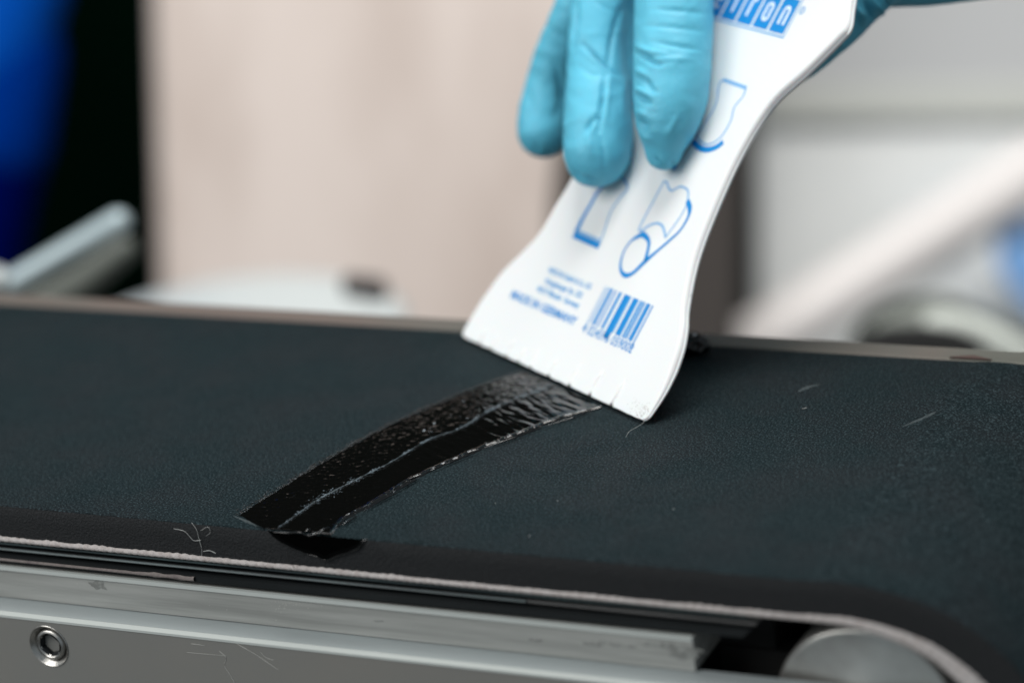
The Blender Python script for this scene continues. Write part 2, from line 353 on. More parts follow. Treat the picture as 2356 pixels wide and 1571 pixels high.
for i in range(60):
    c = (rs.gauss(660, 22), rs.gauss(1391, 7)) if i < 38 else ((rs.gauss(735, 12), rs.gauss(1395, 6)) if i < 48 else (rs.uniform(100, 1550), 0))
    if c[1] == 0: c = (c[0], 1304+c[0]*0.105+rs.uniform(12, 58))
    q = on(c, 1, YF-0.0013); r_ = rs.uniform(0.0002, 0.0006); b0 = len(V)
    V += [W((q[0]+r_*math.cos(a_)*rs.uniform(0.5, 1.8), YF-0.0013, q[2]+r_*math.sin(a_))) for a_ in (0, 1.2, 2.4, 3.7, 5)]; Fc.append((b0, b0+1, b0+2, b0+3, b0+4))
nk = mesh_obj('nicks', V, Fc, M['scratch'], frame, smooth=False); nk['kind'] = 'stuff'
for pts, r_ in [([(505, 1497), (520, 1512), (516, 1530), (530, 1552), (545, 1580)], 0.00010), ([(545, 1480), (590, 1506), (640, 1540)], 0.00008), ([(440, 1480), (470, 1484)], 0.00008), ([(430, 1500), (520, 1508)], 0.00005), ([(600, 1500), (612, 1512), (630, 1518)], 0.00007)]:
    P = [W(on(p, 1, YP-0.0002)) for p in catmull(pts, 5)]; g = tube_geo(P, [r_*0.9*(0.5+0.9*abs(noise.noise(p*700))) for p in P], 6, 1); mesh_obj('scratch', g[0], g[1], M['scratch'], frame)
# bed under the belt, its shade painted black, and the far rail
box('slider_bed', XL, -0.80, YF+0.055, YB-0.01, -0.30, -0.038, M['dark'], frame)
box('cavity_shade', -0.846, -0.30, YF+0.050, YF+0.075, -0.40, -0.0915, M['dark'], frame)  # black sheet added for the shaded cavity between rail and roller
box('far_rail', XL, XR, YB+0.004, YB+0.034, -0.5, -0.001, M['rail_far'], frame, 0.0006)
tp = [on(p, 2, 0.0) for p in ((2185, 822), (2240, 818), (2275, 838), (2180, 831))]
mesh_obj('tape_scrap', [W((q[0], min(max(q[1], YB+0.006), YB+0.032), 0.0008)) for q in tp]+[W((q[0], min(max(q[1], YB+0.006), YB+0.032), -0.0005)) for q in tp],
         [(0, 1, 2, 3), (7, 6, 5, 4), (0, 4, 5, 1), (1, 5, 6, 2), (2, 6, 7, 3), (3, 7, 4, 0)], mat('brown_tape', (0.06, 0.035, 0.03), 0.6), frame, smooth=False)
# end roller
rc = on((1993, 1662), 1, YF+0.012); RR = abs(on((1798, 1571), 1, YF+0.012)[0]-rc[0])*1.10
rc = np.array([rc[0], 0, on((1993, 1447), 1, YF+0.012)[2]-RR])
roll = thing('end_roller', 'pale metal end roller under the curved end of the belt', 'roller')
vs, fs = lathe_y('', rc[0], rc[2], [(0.0, YF+0.010), (RR*0.30, YF+0.010), (RR*0.33, YF+0.012), (RR*0.93, YF+0.012), (RR*0.985, YF+0.0135), (RR, YF+0.017), (RR, YB-0.02), (0, YB-0.02)], None, None, 96)
fix_normals(mesh_obj('roller_drum', vs, fs, M['roller'], roll))
vs, fs = lathe_y('', rc[0], rc[2], [(0.0, YF-0.01), (RR*0.16, YF-0.01), (RR*0.18, YF-0.006), (RR*0.18, YF+0.02), (0, YF+0.02)], None, None, 32)
fix_normals(mesh_obj('axle', vs, fs, M['steel'], roll))

# ------------------------------------------------------------------ repair adhesive on the belt
Lpx = [(548, 1186), (600, 1152), (653, 1119), (768, 1049), (883, 985), (960, 950), (1074, 902), (1150, 874), (1208, 856)]
Rpx = [(760, 1232), (790, 1200), (822, 1182), (885, 1145), (955, 1103), (1085, 1044), (1200, 1000), (1290, 966), (1385, 940)]
NS, NR = 620, 150
Le = resample(np.array([on(p, 2, 0)[:2] for p in catmull(Lpx, 10)]), NS); Re = resample(np.array([on(p, 2, 0)[:2] for p in catmull(Rpx, 10)]), NS)
Le[0:1, 1] = np.maximum(Le[0:1, 1], YF+0.0005)
vs = []; fs = []
for i in range(NS):
    fs_ = i/(NS-1); y0 = Re[i]; y1 = Le[i]
    jr = 0.0016*noise.noise(Vector((i*0.05, 0, 3)))+0.00025*noise.noise(Vector((i*0.35, 0, 5))); 
    jl = 0.0018*noise.noise(Vector((i*0.03, 7, 3)))+0.0004*noise.noise(Vector((i*0.25, 7, 5)))
    for j in range(NR):
        t = j/(NR-1); tt = t+(1-t)*jr*6-(t)*jl*4*0
        p = y0*(1-t)+y1*t; p = p+(y0-y1)/np.linalg.norm(y0-y1)*(jr*(1-t)+jl*t)
        p = p+np.array([0.0, -1.0])*0.015*math.sin(math.pi*min(1, t*1.05))*max(0, 1-fs_*14)
        d = min(t, 1-t)*np.linalg.norm(y0-y1)
        h = (0.0016-0.0010*max(0, t*2-1))*(1-math.exp(-d/(0.0012 if t < 0.5 else 0.010)))
        if t < 0.045: h += 0.0011*math.sin(t/0.045*math.pi)*(0.75+0.5*noise.noise(Vector((i*0.06, 4, 0))))      # bead on the near rim
        q = Vector((p[0], p[1], 0))
        # chatter ripples, strong towards the blade, pebbly towards the belt edge
        amp = 0.15+0.85*max(0, min(1, (fs_-0.22)/0.5))
        edge = min(1.0, d/0.006)
        c_, s_ = math.cos(-0.58), math.sin(-0.58)
        a_ = q.x*c_-q.y*s_; b_ = q.x*s_+q.y*c_
        wx_ = q.x*math.cos(0.58)-q.y*math.sin(0.58)*-1; 
        u_ = q.x*0.837-q.y*0.547; v_ = q.x*0.547+q.y*0.837
        wp = noise.noise(Vector((u_*40, v_*30, 9.0)))*0.35; rip = noise.noise(Vector((u_*34, v_*150+wp, 1.0)))*0.00065+noise.noise(Vector((u_*80, v_*280+wp, 5.0)))*0.00034; far_ = max(0, min(1, (t-0.46)/0.1)); rip = rip*(1-0.6*far_)+far_*(noise.noise(q*200)*0.00060+noise.noise(q*440)*0.00026)
        peb = noise.noise(q*520)*0.00015+noise.noise(q*240)*0.00020
        h += (rip*amp+peb*(1.0-0.7*amp))*edge
        h = max(h, -0.0004) if d < 0.0003 else h
        vs.append(W((p[0], max(p[1], YF+0.0002), h+0.00005)))
for i in range(NS-1):
    for j in range(NR-1): fs.append((i*NR+j, i*NR+j+1, (i+1)*NR+j+1, (i+1)*NR+j))
adh = tag(mesh_obj('adhesive_strip', vs, fs, M['epoxy'], None), 'wet glossy black strip of repair adhesive spread across the belt up to the blade', 'adhesive')
fix_normals(adh)
rs = random.Random(3); V = []; Fc = []
for i in range(1400):                                    # thin feathered film dragged past the far rim
    k_ = int(rs.random()**0.8*(NS-2)); e = Le[k_]-Re[k_]; L_ = np.linalg.norm(e); e = e/L_; tg = np.array([-e[1], e[0]])
    p = Le[k_]+e*(abs(rs.gauss(0, 0.0030))-0.0008); r_ = rs.uniform(0.0003, 0.0013); b0 = len(V)
    for a_ in (0, 1.1, 2.3, 3.3, 4.2, 5.2):
        c_ = p+e*r_*math.cos(a_)*rs.uniform(0.3, 0.8)+tg*r_*math.sin(a_)*rs.uniform(0.7, 2.2); V.append(W((c_[0], max(c_[1], YF+0.001), 0.00012+rs.uniform(0, 0.0002))))
    Fc.append(tuple(range(b0, b0+6)))
ff = mesh_obj('feathered_film', V, Fc, M['epoxy_dry'], adh, smooth=False); ff['kind'] = 'stuff'
# seam line showing through the middle of the strip
seam = [(640, 1214), (680, 1186), (730, 1150), (800, 1113), (870, 1078), (905, 1060), (985, 1012), (1060, 985), (1120, 948), (1180, 920), (1225, 903), (1275, 884)]
wd_ = [2, 5, 12, 10, 4, 3, 3, 4, 4, 6, 8, 9]
cc_ = resample(np.array([on(p, 2, 0.0022)[:2] for p in catmull(seam, 8)]), 520); ww = np.interp(np.linspace(0, 1, 520), np.linspace(0, 1, len(wd_)), wd_)
vs = []; fs = []
for i in range(520):
    a0 = cc_[max(i-1, 0)]; a1 = cc_[min(i+1, 519)]; tg = (a1-a0)/np.linalg.norm(a1-a0); nn = np.array([-tg[1], tg[0]])
    gate = 0.10+0.9*max(0, 0.35+noise.noise(Vector((i*0.05, 0, 8))))
    w1 = ww[i]*0.00009*(gate+0.9*noise.noise(Vector((i*0.3, 0, 2)))); w2 = ww[i]*0.00009*(gate+0.9*noise.noise(Vector((i*0.3, 5, 2))))
    w1, w2 = max(w1, 0.00003), max(w2, 0.00003)
    for dd, hz in ((-w1, 0.0019), (-w1*0.4, 0.0027), (w2*0.4, 0.0028), (w2, 0.0019)): vs.append(W((cc_[i][0]+nn[0]*dd, cc_[i][1]+nn[1]*dd, hz+0.0005*noise.noise(Vector((i*0.5, dd*2000, 1))))))
for i in range(519):
    for j in range(3): fs.append((i*4+j, i*4+j+1, i*4+j+5, i*4+j+4))
fix_normals(mesh_obj('seam_line', vs, fs, M['seam'], adh))
rs = random.Random(11); V = []; Fc = []
for i in range(2600):
    f_ = rs.random(); k_ = min(518, int(f_*519)); p = cc_[k_]; tg = cc_[k_+1]-p; tg = tg/np.linalg.norm(tg); nn = np.array([-tg[1], tg[0]])
    if noise.noise(Vector((k_*0.05, 0, 8))) < rs.uniform(-0.25, 0.35): continue
    w1 = ww[k_]*0.00028; p = p+nn*rs.gauss(0, w1)
    ln = rs.uniform(0.0003, 0.0016)*rs.random(); wd2 = rs.uniform(0.00012, 0.0004); ang = rs.gauss(0, 0.35); e1 = tg*math.cos(ang)+nn*math.sin(ang); e2 = np.array([-e1[1], e1[0]]); b0 = len(V)
    for sx, sy in ((-1, 0), (0, -1), (1, 0), (0, 1)):
        c_ = p+e1*ln*sx+e2*wd2*sy; V.append(W((c_[0], c_[1], 0.0024+rs.uniform(0, 0.0006))))
    Fc.append((b0, b0+1, b0+2, b0+3))
fk = mesh_obj('seam_flakes', V, Fc, mat('seam_flake', (0.12, 0.16, 0.19), 0.5), adh, smooth=False); fk['kind'] = 'stuff'
# the run of adhesive over the front edge
dr = catmull([(618, 1221), (640, 1240), (668, 1256), (700, 1270), (730, 1279), (752, 1287), (778, 1277), (806, 1268), (826, 1258), (839, 1243)], 8)
top = [on((a_[0], 0), 1, YF) for a_ in dr]
bot = [on(a_, 1, YF) for a_ in dr]
vs = []; fs = []; n = len(bot); K = 14
for i, q in enumerate(bot):
    for k_ in range(K+1):
        t = k_/K; z = 0.0006*(1-t)+q[2]*t; e = min(t*abs(q[2]), (1-t)*abs(q[2]))
        ed = min(i, n-1-i)/(n-1)
        bul = 0.0024*min(1, (1-t)*abs(q[2])/0.0022)**0.5*min(1, ed*14)**0.5 if t < 1 else 0
        if (1-t)*abs(q[2]) < 0.0035: bul += 0.0010*math.sin(min(1, (1-t)*abs(q[2])/0.0035)*math.pi)
        bul += 0.0004*noise.noise(Vector((q[0]*160, z*160, 2)))*(t < 1)
        vs.append(W((q[0], YF-0.0001-bul, z)))
for i in range(n-1):
    for k_ in range(K): fs.append((i*(K+1)+k_, i*(K+1)+k_+1, (i+1)*(K+1)+k_+1, (i+1)*(K+1)+k_))
fix_normals(mesh_obj('adhesive_run', vs, fs, mat('thick_black_adhesive', (0.0008, 0.0008, 0.0008), 0.07, spec=0.12, ior=1.3), adh))
rb = [W(q+np.array([0, -0.0013, 0.0003])) for q in bot]
g = tube_geo(rb, [0.0003*(0.5+0.8*abs(noise.noise(p*300))) for p in rb], 8, 2); mesh_obj('run_rim', g[0], g[1], M['bead'], adh)
# beads along the corner and the broken near rim
def streak(pts, r, m, parent, name, plane=2, val=0.0022):
    P = [W(on(p, plane, val)) for p in catmull(pts, 5)]; n_ = len(P)
    V, Fc = tube_geo(P, [r*(0.35+0.65*math.sin(math.pi*(i+0.6)/(n_+0.2)))*(1+0.35*noise.noise(P[i]*900)) for i in range(n_)], 8, 2)
    return mesh_obj(name, V, Fc, m, parent)
for pts, r in [([(630, 1224), (660, 1225), (690, 1224), (700, 1229)], 0.00028), ([(700, 1229), (715, 1231), (735, 1226), (765, 1228)], 0.0003),
               ([(703, 1222), (712, 1217)], 0.0003), ([(736, 1222), (756, 1212)], 0.0003), ([(772, 1212), (790, 1196), (800, 1192)], 0.00032), ([(788, 1206), (806, 1196), (822, 1186)], 0.00032),
               ([(795, 1186), (818, 1176)], 0.00028), ([(838, 1175), (878, 1150), (920, 1130)], 0.0003), ([(905, 1133), (945, 1110), (965, 1098)], 0.0003), ([(990, 1083), (1050, 1058), (1110, 1034)], 0.00028),
               ([(905, 1125), (930, 1106), (958, 1096)], 0.00028), ([(832, 1246), (840, 1243), (844, 1240)], 0.0005), ([(1115, 1030), (1180, 1008), (1260, 980)], 0.00028), ([(1262, 978), (1320, 960), (1362, 946)], 0.00026)]:
    streak(pts, r*0.85, M['bead'], adh, 'adhesive_bead')
# lump of adhesive at the far edge behind the blade
V = []; Fc = []
c0 = on((1585, 800), 2, 0.010); 
bm = bmesh.new(); bmesh.ops.create_icosphere(bm, subdivisions=4, radius=1)
for v in bm.verts:
    n_ = noise.noise(v.co*1.7+Vector((3, 1, 2)))
    v.co = Vector((v.co.x*0.0044, v.co.y*0.0038, v.co.z*0.0028))*(1+0.45*n_)+W((c0[0]-0.004, YB-0.016, 0.0075))
me = bpy.data.meshes.new('adhesive_lump'); bm.to_mesh(me); bm.free(); me.materials.append(M['epoxy'])
for p in me.polygons: p.use_smooth = True
tag(link(bpy.data.objects.new('adhesive_lump', me)), 'small glossy black lump of adhesive at the far belt edge behind the spatula', 'adhesive')

# ------------------------------------------------------------------ spatula
A = on((1060, 780), 2, 0.0); B = on((1465, 970), 2, 0.0)
bv = (B-A)/np.linalg.norm(B-A); bc = R @ bv
_w = np.array([42.0, -80.0, 0]); _w[2] = -(_w[0]*bc[0]+_w[1]*bc[1])/bc[2]; wv = R.T @ (_w/np.linalg.norm(_w)); nv = np.cross(bv, wv)
A = A+np.array([0, 0, 0.004])
def pl(px):                                   # image point -> (u, v) mm on the spatula face
    d = ray(px); t = ((A-CAM) @ nv)/(d @ nv); q = CAM+t*d-A; return np.array([q @ bv, q @ wv])*S*1000
def SP(u, v, t=0.0): return W(A+(bv*u+wv*v+nv*t)/(S*1000))     # mm in the spatula's own frame
def pxS(px, t):                               # image point lying t mm in front of the face
    d = ray(px); A2 = A+nv*t/(S*1000); k_ = ((A2-CAM) @ nv)/(d @ nv); return W(CAM+k_*d)
spat = thing('spatula', 'white plastic spatula with blue printed diagrams, its blade spreading adhesive on the belt', 'spatula')
oR = [pl(p) for p in [(1465, 970), (1486, 963), (1500, 945), (1530, 890), (1560, 810), (1571, 755), (1575, 700), (1597, 595), (1640, 480), (1700, 350), (1770, 240), (1850, 165), (1925, 90), (1948, 62), (1955, 20)]]
oR += [np.array([76.5, 115.0]), np.array([66, 124.0]), np.array([56, 130.0])]
oL = [pl(p) for p in [(1060, 780), (1066, 758), (1078, 735), (1110, 680), (1150, 625), (1200, 575), (1240, 530), (1275, 470), (1302, 425), (1330, 370)]]
oL += [np.array(p) for p in [(10.2, 69.3), (8.6, 82.7), (2.5, 92.8), (-1.6, 102), (-2.0, 106.0), (0.5, 115), (10, 124), (20, 130)]]
NV = 420
vv = np.r_[np.linspace(0, 8, 60)[:-1], np.linspace(8, 130, NV-59)]
cR = np.array(catmull(oR, 6)); cL = np.array(catmull(oL, 6)); cR[:, 1] = np.maximum.accumulate(cR[:, 1]); cL[:, 1] = np.maximum.accumulate(cL[:, 1])
uR = np.interp(vv, cR[:, 1], cR[:, 0]); uL = np.interp(vv, cL[:, 1], cL[:, 0])
NU = 300
gro = [(pl(p)[0], ln) for p, ln in [((1100, 797), 5.0), ((1127, 808), 5.0), ((1162, 824), 6.0), ((1190, 838), 5.0), ((1215, 855), 6.0), ((1258, 872), 6.0), ((1305, 895), 7.0), ((1352, 918), 7.5), ((1402, 940), 7.5)]]
tt = np.linspace(0, 1, NU); tt = 0.5-0.5*np.cos(tt*math.pi); tt = 0.55*tt+0.45*np.linspace(0, 1, NU)
vs = []; fs = []
for i, v in enumerate(vv):
    th = 1.0+2.0*min(1, v/14.0); rr = th*0.5
    for side in (0, 1):
        for j in range(NU):
            t_ = tt[j] if side == 0 else tt[NU-1-j]; u = uL[i]+(uR[i]-uL[i])*t_
            d = min(u-uL[i], uR[i]-u); dd = min(1, d/rr); rq = rr if side == 0 else th-rr; dd = min(1, d/rq); rnd = rq*(1-math.sqrt(max(0, 1-(1-dd)**2)))
            T_ = -rnd if side == 0 else -th+rnd
            dv = 0
            if side == 0:
                for gu, gl in gro:
                    g = abs(u-gu-(v*0.05))
                    if g < 0.9 and v < gl:
                        fade = min(1, (gl-v)/2.5)
                        T_ += fade*(0.55*math.exp(-((u-gu+0.30-v*0.05)/0.26)**2)-0.30*math.exp(-((u-gu-0.25-v*0.05)/0.22)**2))
            if v < 3.0:
                for gu, gl in gro:
                    dv += 0.6*math.exp(-((u-gu)/0.35)**2)*(1-v/3.0)*(gl/7)
                dv += 0.18*noise.noise(Vector((u*0.35, 1, 4)))*(1-v/3.0)
                if v == 0: pass
            vs.append(SP(u, v+dv, T_))
n2 = 2*NU
for i in range(len(vv)-1):
    for j in range(n2): fs.append((i*n2+j, i*n2+(j+1) % n2, (i+1)*n2+(j+1) % n2, (i+1)*n2+j))
for i in (0, len(vv)-1):
    for j in range(NU-1):
        a_, b_, c_, d_ = i*n2+j, i*n2+j+1, i*n2+n2-2-j, i*n2+n2-1-j; fs.append((a_, d_, c_, b_) if i == 0 else (a_, b_, c_, d_))
blade = fix_normals(mesh_obj('blade_and_handle', vs, fs, M['plastic'], spat))
# prints: ribbons and text a hair above the face
PT = 0.035
def ribbon_geo(uv, w, V, Fc, t=PT, closed=False):
    uv = np.array(uv); n_ = len(uv); w = np.broadcast_to(w, (n_,)); b0 = len(V)
    for i in range(n_):
        a_ = uv[(i-1) % n_ if closed else max(i-1, 0)]; b_ = uv[(i+1) % n_ if closed else min(i+1, n_-1)]; tg = b_-a_; L_ = np.linalg.norm(tg) or 1; tg = tg/L_
        nn = np.array([-tg[1], tg[0]])*w[i]/2
        V.append(SP(*(uv[i]+nn), t)); V.append(SP(*(uv[i]-nn), t))
    for i in range(n_-1): Fc.append((b0+2*i, b0+2*i+1, b0+2*i+3, b0+2*i+2))
def ribbon(name, strokes, m, parent):
    V = []; Fc = []
    for pts, w, *r in strokes:
        sm = r[0] if r else True; t = r[1] if len(r) > 1 else PT
        P = [pl(p) for p in (catmull(pts, 6) if sm and len(pts) > 2 else pts)]
        wi = w*1.35 if np.isscalar(w) else np.interp(np.linspace(0, 1, len(P)), np.linspace(0, 1, len(w)), w)*1.35
        ribbon_geo(P, wi, V, Fc, t)
    return mesh_obj(name, V, Fc, m, parent, smooth=False)
def rect_geo(u0, v0, u1, v1, V, Fc, t=PT):
    b0 = len(V); V += [SP(u0, v0, t), SP(u1, v0, t), SP(u1, v1, t), SP(u0, v1, t)]; Fc.append((b0, b0+1, b0+2, b0+3))
# diagram: curved blade (partly under the third finger)
d1 = ribbon('diagram', [([(1604, 313), (1624, 281), (1641, 254), (1650, 230), (1653, 203), (1658, 189), (1664, 184)], 0.35), ([(1664, 184), (1717, 203)], 0.75, False),
             ([(1717, 203), (1709, 223), (1690, 247), (1682, 277), (1665, 308), (1648, 325), (1628, 333), (1611, 325), (1603, 312)], 0.38)], M['print_thin'], spat)
d1['label'] = 'outline of a curved blade'
ribbon('diagram_base', [([(1594, 326), (1611, 341), (1628, 345), (1648, 339), (1664, 327)], 1.15)], M['print'], d1)
d2 = ribbon('diagram', [([(1421, 402), (1435, 413), (1444, 427), (1441, 439), (1423, 460), (1406, 486), (1396, 515), (1384, 549), (1378, 562)], [0.55, 0.4, 0.4]), ([(1326, 530), (1380, 553)], 0.5, False)], M['print_thin'], spat)
d2['label'] = 'outline of a flat blade'
ribbon('diagram_base', [([(1421, 400), (1378, 439), (1362, 466), (1341, 502), (1325, 535)], [0.7, 0.8, 0.9, 1.2]), ([(1320, 540), (1379, 566)], 1.25, False, PT+0.02)], M['print'], d2)
d3 = ribbon('diagram', [([(1476, 531), (1473, 521), (1524, 425), (1528, 419), (1534, 420), (1539, 433), (1547, 439), (1564, 430), (1578, 434), (1584, 443), (1582, 462)], 0.42),
             ([(1476, 532), (1494, 519), (1511, 514), (1523, 519), (1529, 533), (1531, 547)], 0.5), ([(1531, 547), (1562, 504), (1578, 476), (1582, 460)], 0.35)], M['print_thin'], spat)
d3['label'] = 'outline of a blade scraping a pipe'
ribbon('diagram_base', [([(1582, 462), (1587, 478), (1584, 498), (1566, 529), (1541, 553), (1512, 578), (1484, 602), (1458, 627), (1441, 634), (1430, 625), (1428, 607), (1435, 580), (1451, 556), (1470, 543), (1480, 540), (1492, 553), (1492, 570), (1484, 602)],
             [1.0, 1.1, 0.6, 0.5, 0.6, 0.6, 1.0, 0.8, 1.0, 0.7, 0.55, 0.45, 0.45, 1.0, 1.2, 0.8, 0.7, 0.9], True, PT+0.02)], M['print'], d3)
ribbon('diagram', [([(1546, 388), (1556, 378)], 1.6, False)], M['print'], spat)
# barcode with digits
V = []; Fc = []; V2 = []; F2 = []
L_code = [1, 1, 1]; pat = '10100110100100011011110100111011000101011111010101001110101000010001001111001011100101110011011001101101010'
u0, u1 = 45.4, 66.0; nb = 60
seq = [(2.0, 0), (0.9, 2), (1.2, 1), (1.0, 0), (0.7, 1), (1.3, 0), (0.9, 1), (1.0, 2), (0.9, 0), (2.6, 1), (1.5, 2), (0.4, 0), (2.2, 1), (0.8, 2), (0.4, 0), (0.7, 1), (0.7, 2), (0.9, 1), (0.6, 0), (0.5, 2), (1.6, 1), (0.8, 0), (0.6, 1)]
seq[0] = (0.5, 2); seq.insert(1, (0.4, 0)); seq.insert(2, (0.7, 2)); seq.insert(3, (0.4, 0))
tot = sum(a_ for a_, _ in seq); u = u0
for i, (w_, kd) in enumerate(seq):
    w_ = w_/tot*(u1-u0); vb = 16.1-(1.8 if i in (0, len(seq)-1, 12) else 0)
    if kd == 1: rect_geo(u, vb, u+w_, 26.1, V, Fc)
    elif kd == 2: rect_geo(u, vb, u+w_*0.55, 26.1, V2, F2)
    u += w_
bar = mesh_obj('barcode', V, Fc, M['print'], spat, smooth=False)
mesh_obj('thin_bars', V2, F2, M['print_mid'], bar, smooth=False)
def text(name, body, m, parent, p0, p1, hpx=None, spacing=1.0, up=1.0, t=PT, h=None, bold=0.0):
    c = bpy.data.curves.new(name, 'FONT'); c.body = body; c.size = 1; c.resolution_u = 3; c.offset = bold; c.space_character = spacing
    o = bpy.data.objects.new('tmp', c); COL.objects.link(o); bpy.context.view_layer.update()
    me = bpy.data.meshes.new_from_object(o.evaluated_get(bpy.context.evaluated_depsgraph_get())); bpy.data.objects.remove(o)
    co = np.array([v.co[:] for v in me.vertices]); x0, x1 = co[:, 0].min(), co[:, 0].max()
    a_ = np.array(p0, float); b_ = np.array(p1, float); L_ = np.linalg.norm(b_-a_); e = (b_-a_)/L_; g = np.array([-e[1], e[0]])
    hh = h/0.73
    for v in me.vertices:
        q = a_+e*(v.co.x-x0)/(x1-x0)*L_+g*v.co.y*hh; v.co = SP(q[0], q[1], t)
    me.materials.clear(); me.materials.append(m)
    return link(bpy.data.objects.new(name, me), parent)
def tline(name, body, a_, b_, h, m=None, dv=0.0, bold=0.01):
    pa, pb = pl(a_), pl(b_); text(name, body, m or M['print_mid'], spat, (pa[0], (pa[1]+pb[1])/2+dv), (pb[0], (pa[1]+pb[1])/2+dv), h=h, bold=bold)
tline('barcode_digits', '4 024596 059002', (1336, 763), (1452, 812), 2.5, M['print'])
tline('lettering', 'WEICON GmbH & Co. KG', (1259, 625), (1357, 667), 1.55, M['print_mid'], bold=0.03)
tline('lettering', 'Königsberger Str. 255', (1253, 650), (1336, 687), 1.55, M['print_mid'], bold=0.03)
tline('lettering', '48157 Münster  Germany', (1234, 668), (1330, 710), 1.55, M['print_mid'], bold=0.03)
tline('lettering', 'MADE IN GERMANY', (1174, 683), (1321, 750), 2.2, M['print'], bold=0.03)
# logo: blue tiles in a line frame, lettering reserved in white
uB = [pl(p)[0] for p in ((1804, 84), (1768, 70), (1732, 58), (1695, 47))]; pitch = (uB[0]-uB[3])/3; vb = 99.2; vt = 108.6
V = []; Fc = []; x1 = uB[0]-0.4
for k_ in range(6): rect_geo(x1-(k_+1)*pitch+0.45, vb, x1-k_*pitch-0.35, vt, V, Fc)
logo = mesh_obj('logo', V, Fc, M['print'], spat, smooth=False)
V = []; Fc = []
fx0, fx1, fv0, fv1 = x1-6*pitch-0.4, x1+0.55, vb-0.95, vt+0.95
rect_geo(fx0, fv0, fx1, fv0+0.45, V, Fc); rect_geo(fx0, fv1-0.45, fx1, fv1, V, Fc); rect_geo(fx1-0.3, fv0, fx1, fv1, V, Fc, PT+0.01); rect_geo(fx0, fv0, fx0+0.3, fv1, V, Fc, PT+0.01)
mesh_obj('logo_frame', V, Fc, M['print_mid'], logo, smooth=False)
V = []; Fc = []; T2 = PT+0.03
def stroke(pts, w): ribbon_geo(catmull(pts, 5) if len(pts) > 2 else pts, w, V, Fc, T2)
for k_ in range(6):
    c_ = x1-(k_+0.47)*pitch; vm = (vb+vt)/2; hw = 0.95; hh = 2.5; w_ = 0.85
    if k_ == 0: stroke([(c_-hw, vm-hh), (c_-hw, vm+hh-1.0)], w_); stroke([(c_-hw, vm+hh-1.4), (c_-hw+0.4, vm+hh-0.4), (c_+hw-0.4, vm+hh-0.4), (c_+hw, vm+hh-1.4)], w_); stroke([(c_+hw, vm+hh-1.0), (c_+hw, vm-hh)], w_)
    if k_ == 1: stroke([(c_, vm+hh-0.2), (c_-hw, vm+hh-0.9), (c_-hw, vm), (c_-hw, vm-hh+0.9), (c_, vm-hh+0.2), (c_+hw, vm-hh+0.9), (c_+hw, vm), (c_+hw, vm+hh-0.9), (c_, vm+hh-0.2)], w_)
    if k_ == 2: stroke([(c_+hw, vm+hh-0.5), (c_, vm+hh-0.3), (c_-hw+0.4, vm+hh-1.2), (c_-hw+0.4, vm), (c_-hw+0.4, vm-hh)], w_)
    if k_ == 3: stroke([(c_, vm-hh), (c_, vm+hh)], w_)
    if k_ == 4: stroke([(c_+hw, vm-hh+0.6), (c_, vm-hh+0.3), (c_-hw, vm-hh+1), (c_-hw, vm), (c_-hw, vm+hh-1), (c_, vm+hh-0.3), (c_+hw, vm+hh-1), (c_+hw, vm+0.2), (c_-hw+0.4, vm)], w_)
mesh_obj('logo_letters', V, Fc, M['print_white'], logo, smooth=False)
pr = pl((1846, 25)); V = []; Fc = []
ring = [(pr[0]+0.75*math.cos(a_), pr[1]+0.95*math.sin(a_)) for a_ in np.linspace(0, 2*math.pi, 20)]; ribbon_geo(ring, 0.3, V, Fc)
mesh_obj('registered_mark', V, Fc, M['print_mid'], logo, smooth=False)
text('registered_letter', 'R', M['print_mid'], logo, (pr[0]-0.35, pr[1]-0.45), (pr[0]+0.4, pr[1]-0.45), h=0.9)
# dirt on the lower corner: small crumbs
V = []; Fc = []
for i in range(150):
    e = random.random()**1.6; p = np.array([1466, 968])+np.array([28, -30])*random.random()+np.array([-38, -36])*e*random.random()+np.array([random.gauss(0, 4), random.gauss(0, 3)])
    q = pl(p)
    if q[1] < 0.3 or q[0] > np.interp(q[1], vv, uR)-0.5: continue
    r_ = random.uniform(0.04, 0.13); b0 = len(V); c_ = [(q[0]+r_*math.cos(a_)*random.uniform(0.6, 1.4), q[1]+r_*math.sin(a_)) for a_ in np.linspace(0, 2*math.pi, 6)[:-1]]
    V += [SP(a_[0], a_[1], 0.02) for a_ in c_]+[SP(q[0], q[1], 0.08)]; Fc += [(b0+k_, b0+(k_+1) % 5, b0+5) for k_ in range(5)]
dd_ = mesh_obj('dirt_specks', V, Fc, M['smudge'], spat); dd_['kind'] = 'stuff'

# ------------------------------------------------------------------ gloved hand (one continuous surface)
def PXR(r_px, depth=2.66): return r_px/F*depth*S
V = []; Fc = []
def add(g):
    b0 = len(V); V.extend(g[0]); Fc.extend([tuple(b0+i for i in f) for f in g[1]])
def finger(nodes, seg=28):
    # nodes: (px, py, offset from spatula face in mm, radius px)
    P = resample(np.array(catmull([tuple(pxS((a_, b_), t))+(PXR(r_),) for a_, b_, t, r_ in nodes], 6)), 40)
    add(tube_geo([p[:3] for p in P], [p[3] for p in P], seg, 6))
finger([(1527, 350, 5.2, 46), (1530, 322, 6.3, 64), (1536, 278, 7.8, 80), (1545, 200, 9.0, 90), (1549, 100, 10, 95), (1551, 0, 11.5, 96), (1560, -130, 13, 102), (1585, -310, 15, 108), (1640, -520, 16, 112)])
finger([(1373, 354, 7.8, 82), (1377, 300, 8.5, 86), (1374, 230, 10, 80), (1371, 150, 11.3, 73), (1375, 60, 13, 71), (1388, -40, 14, 70), (1430, -180, 15, 84), (1500, -380, 16, 98), (1580, -540, 16, 104)])
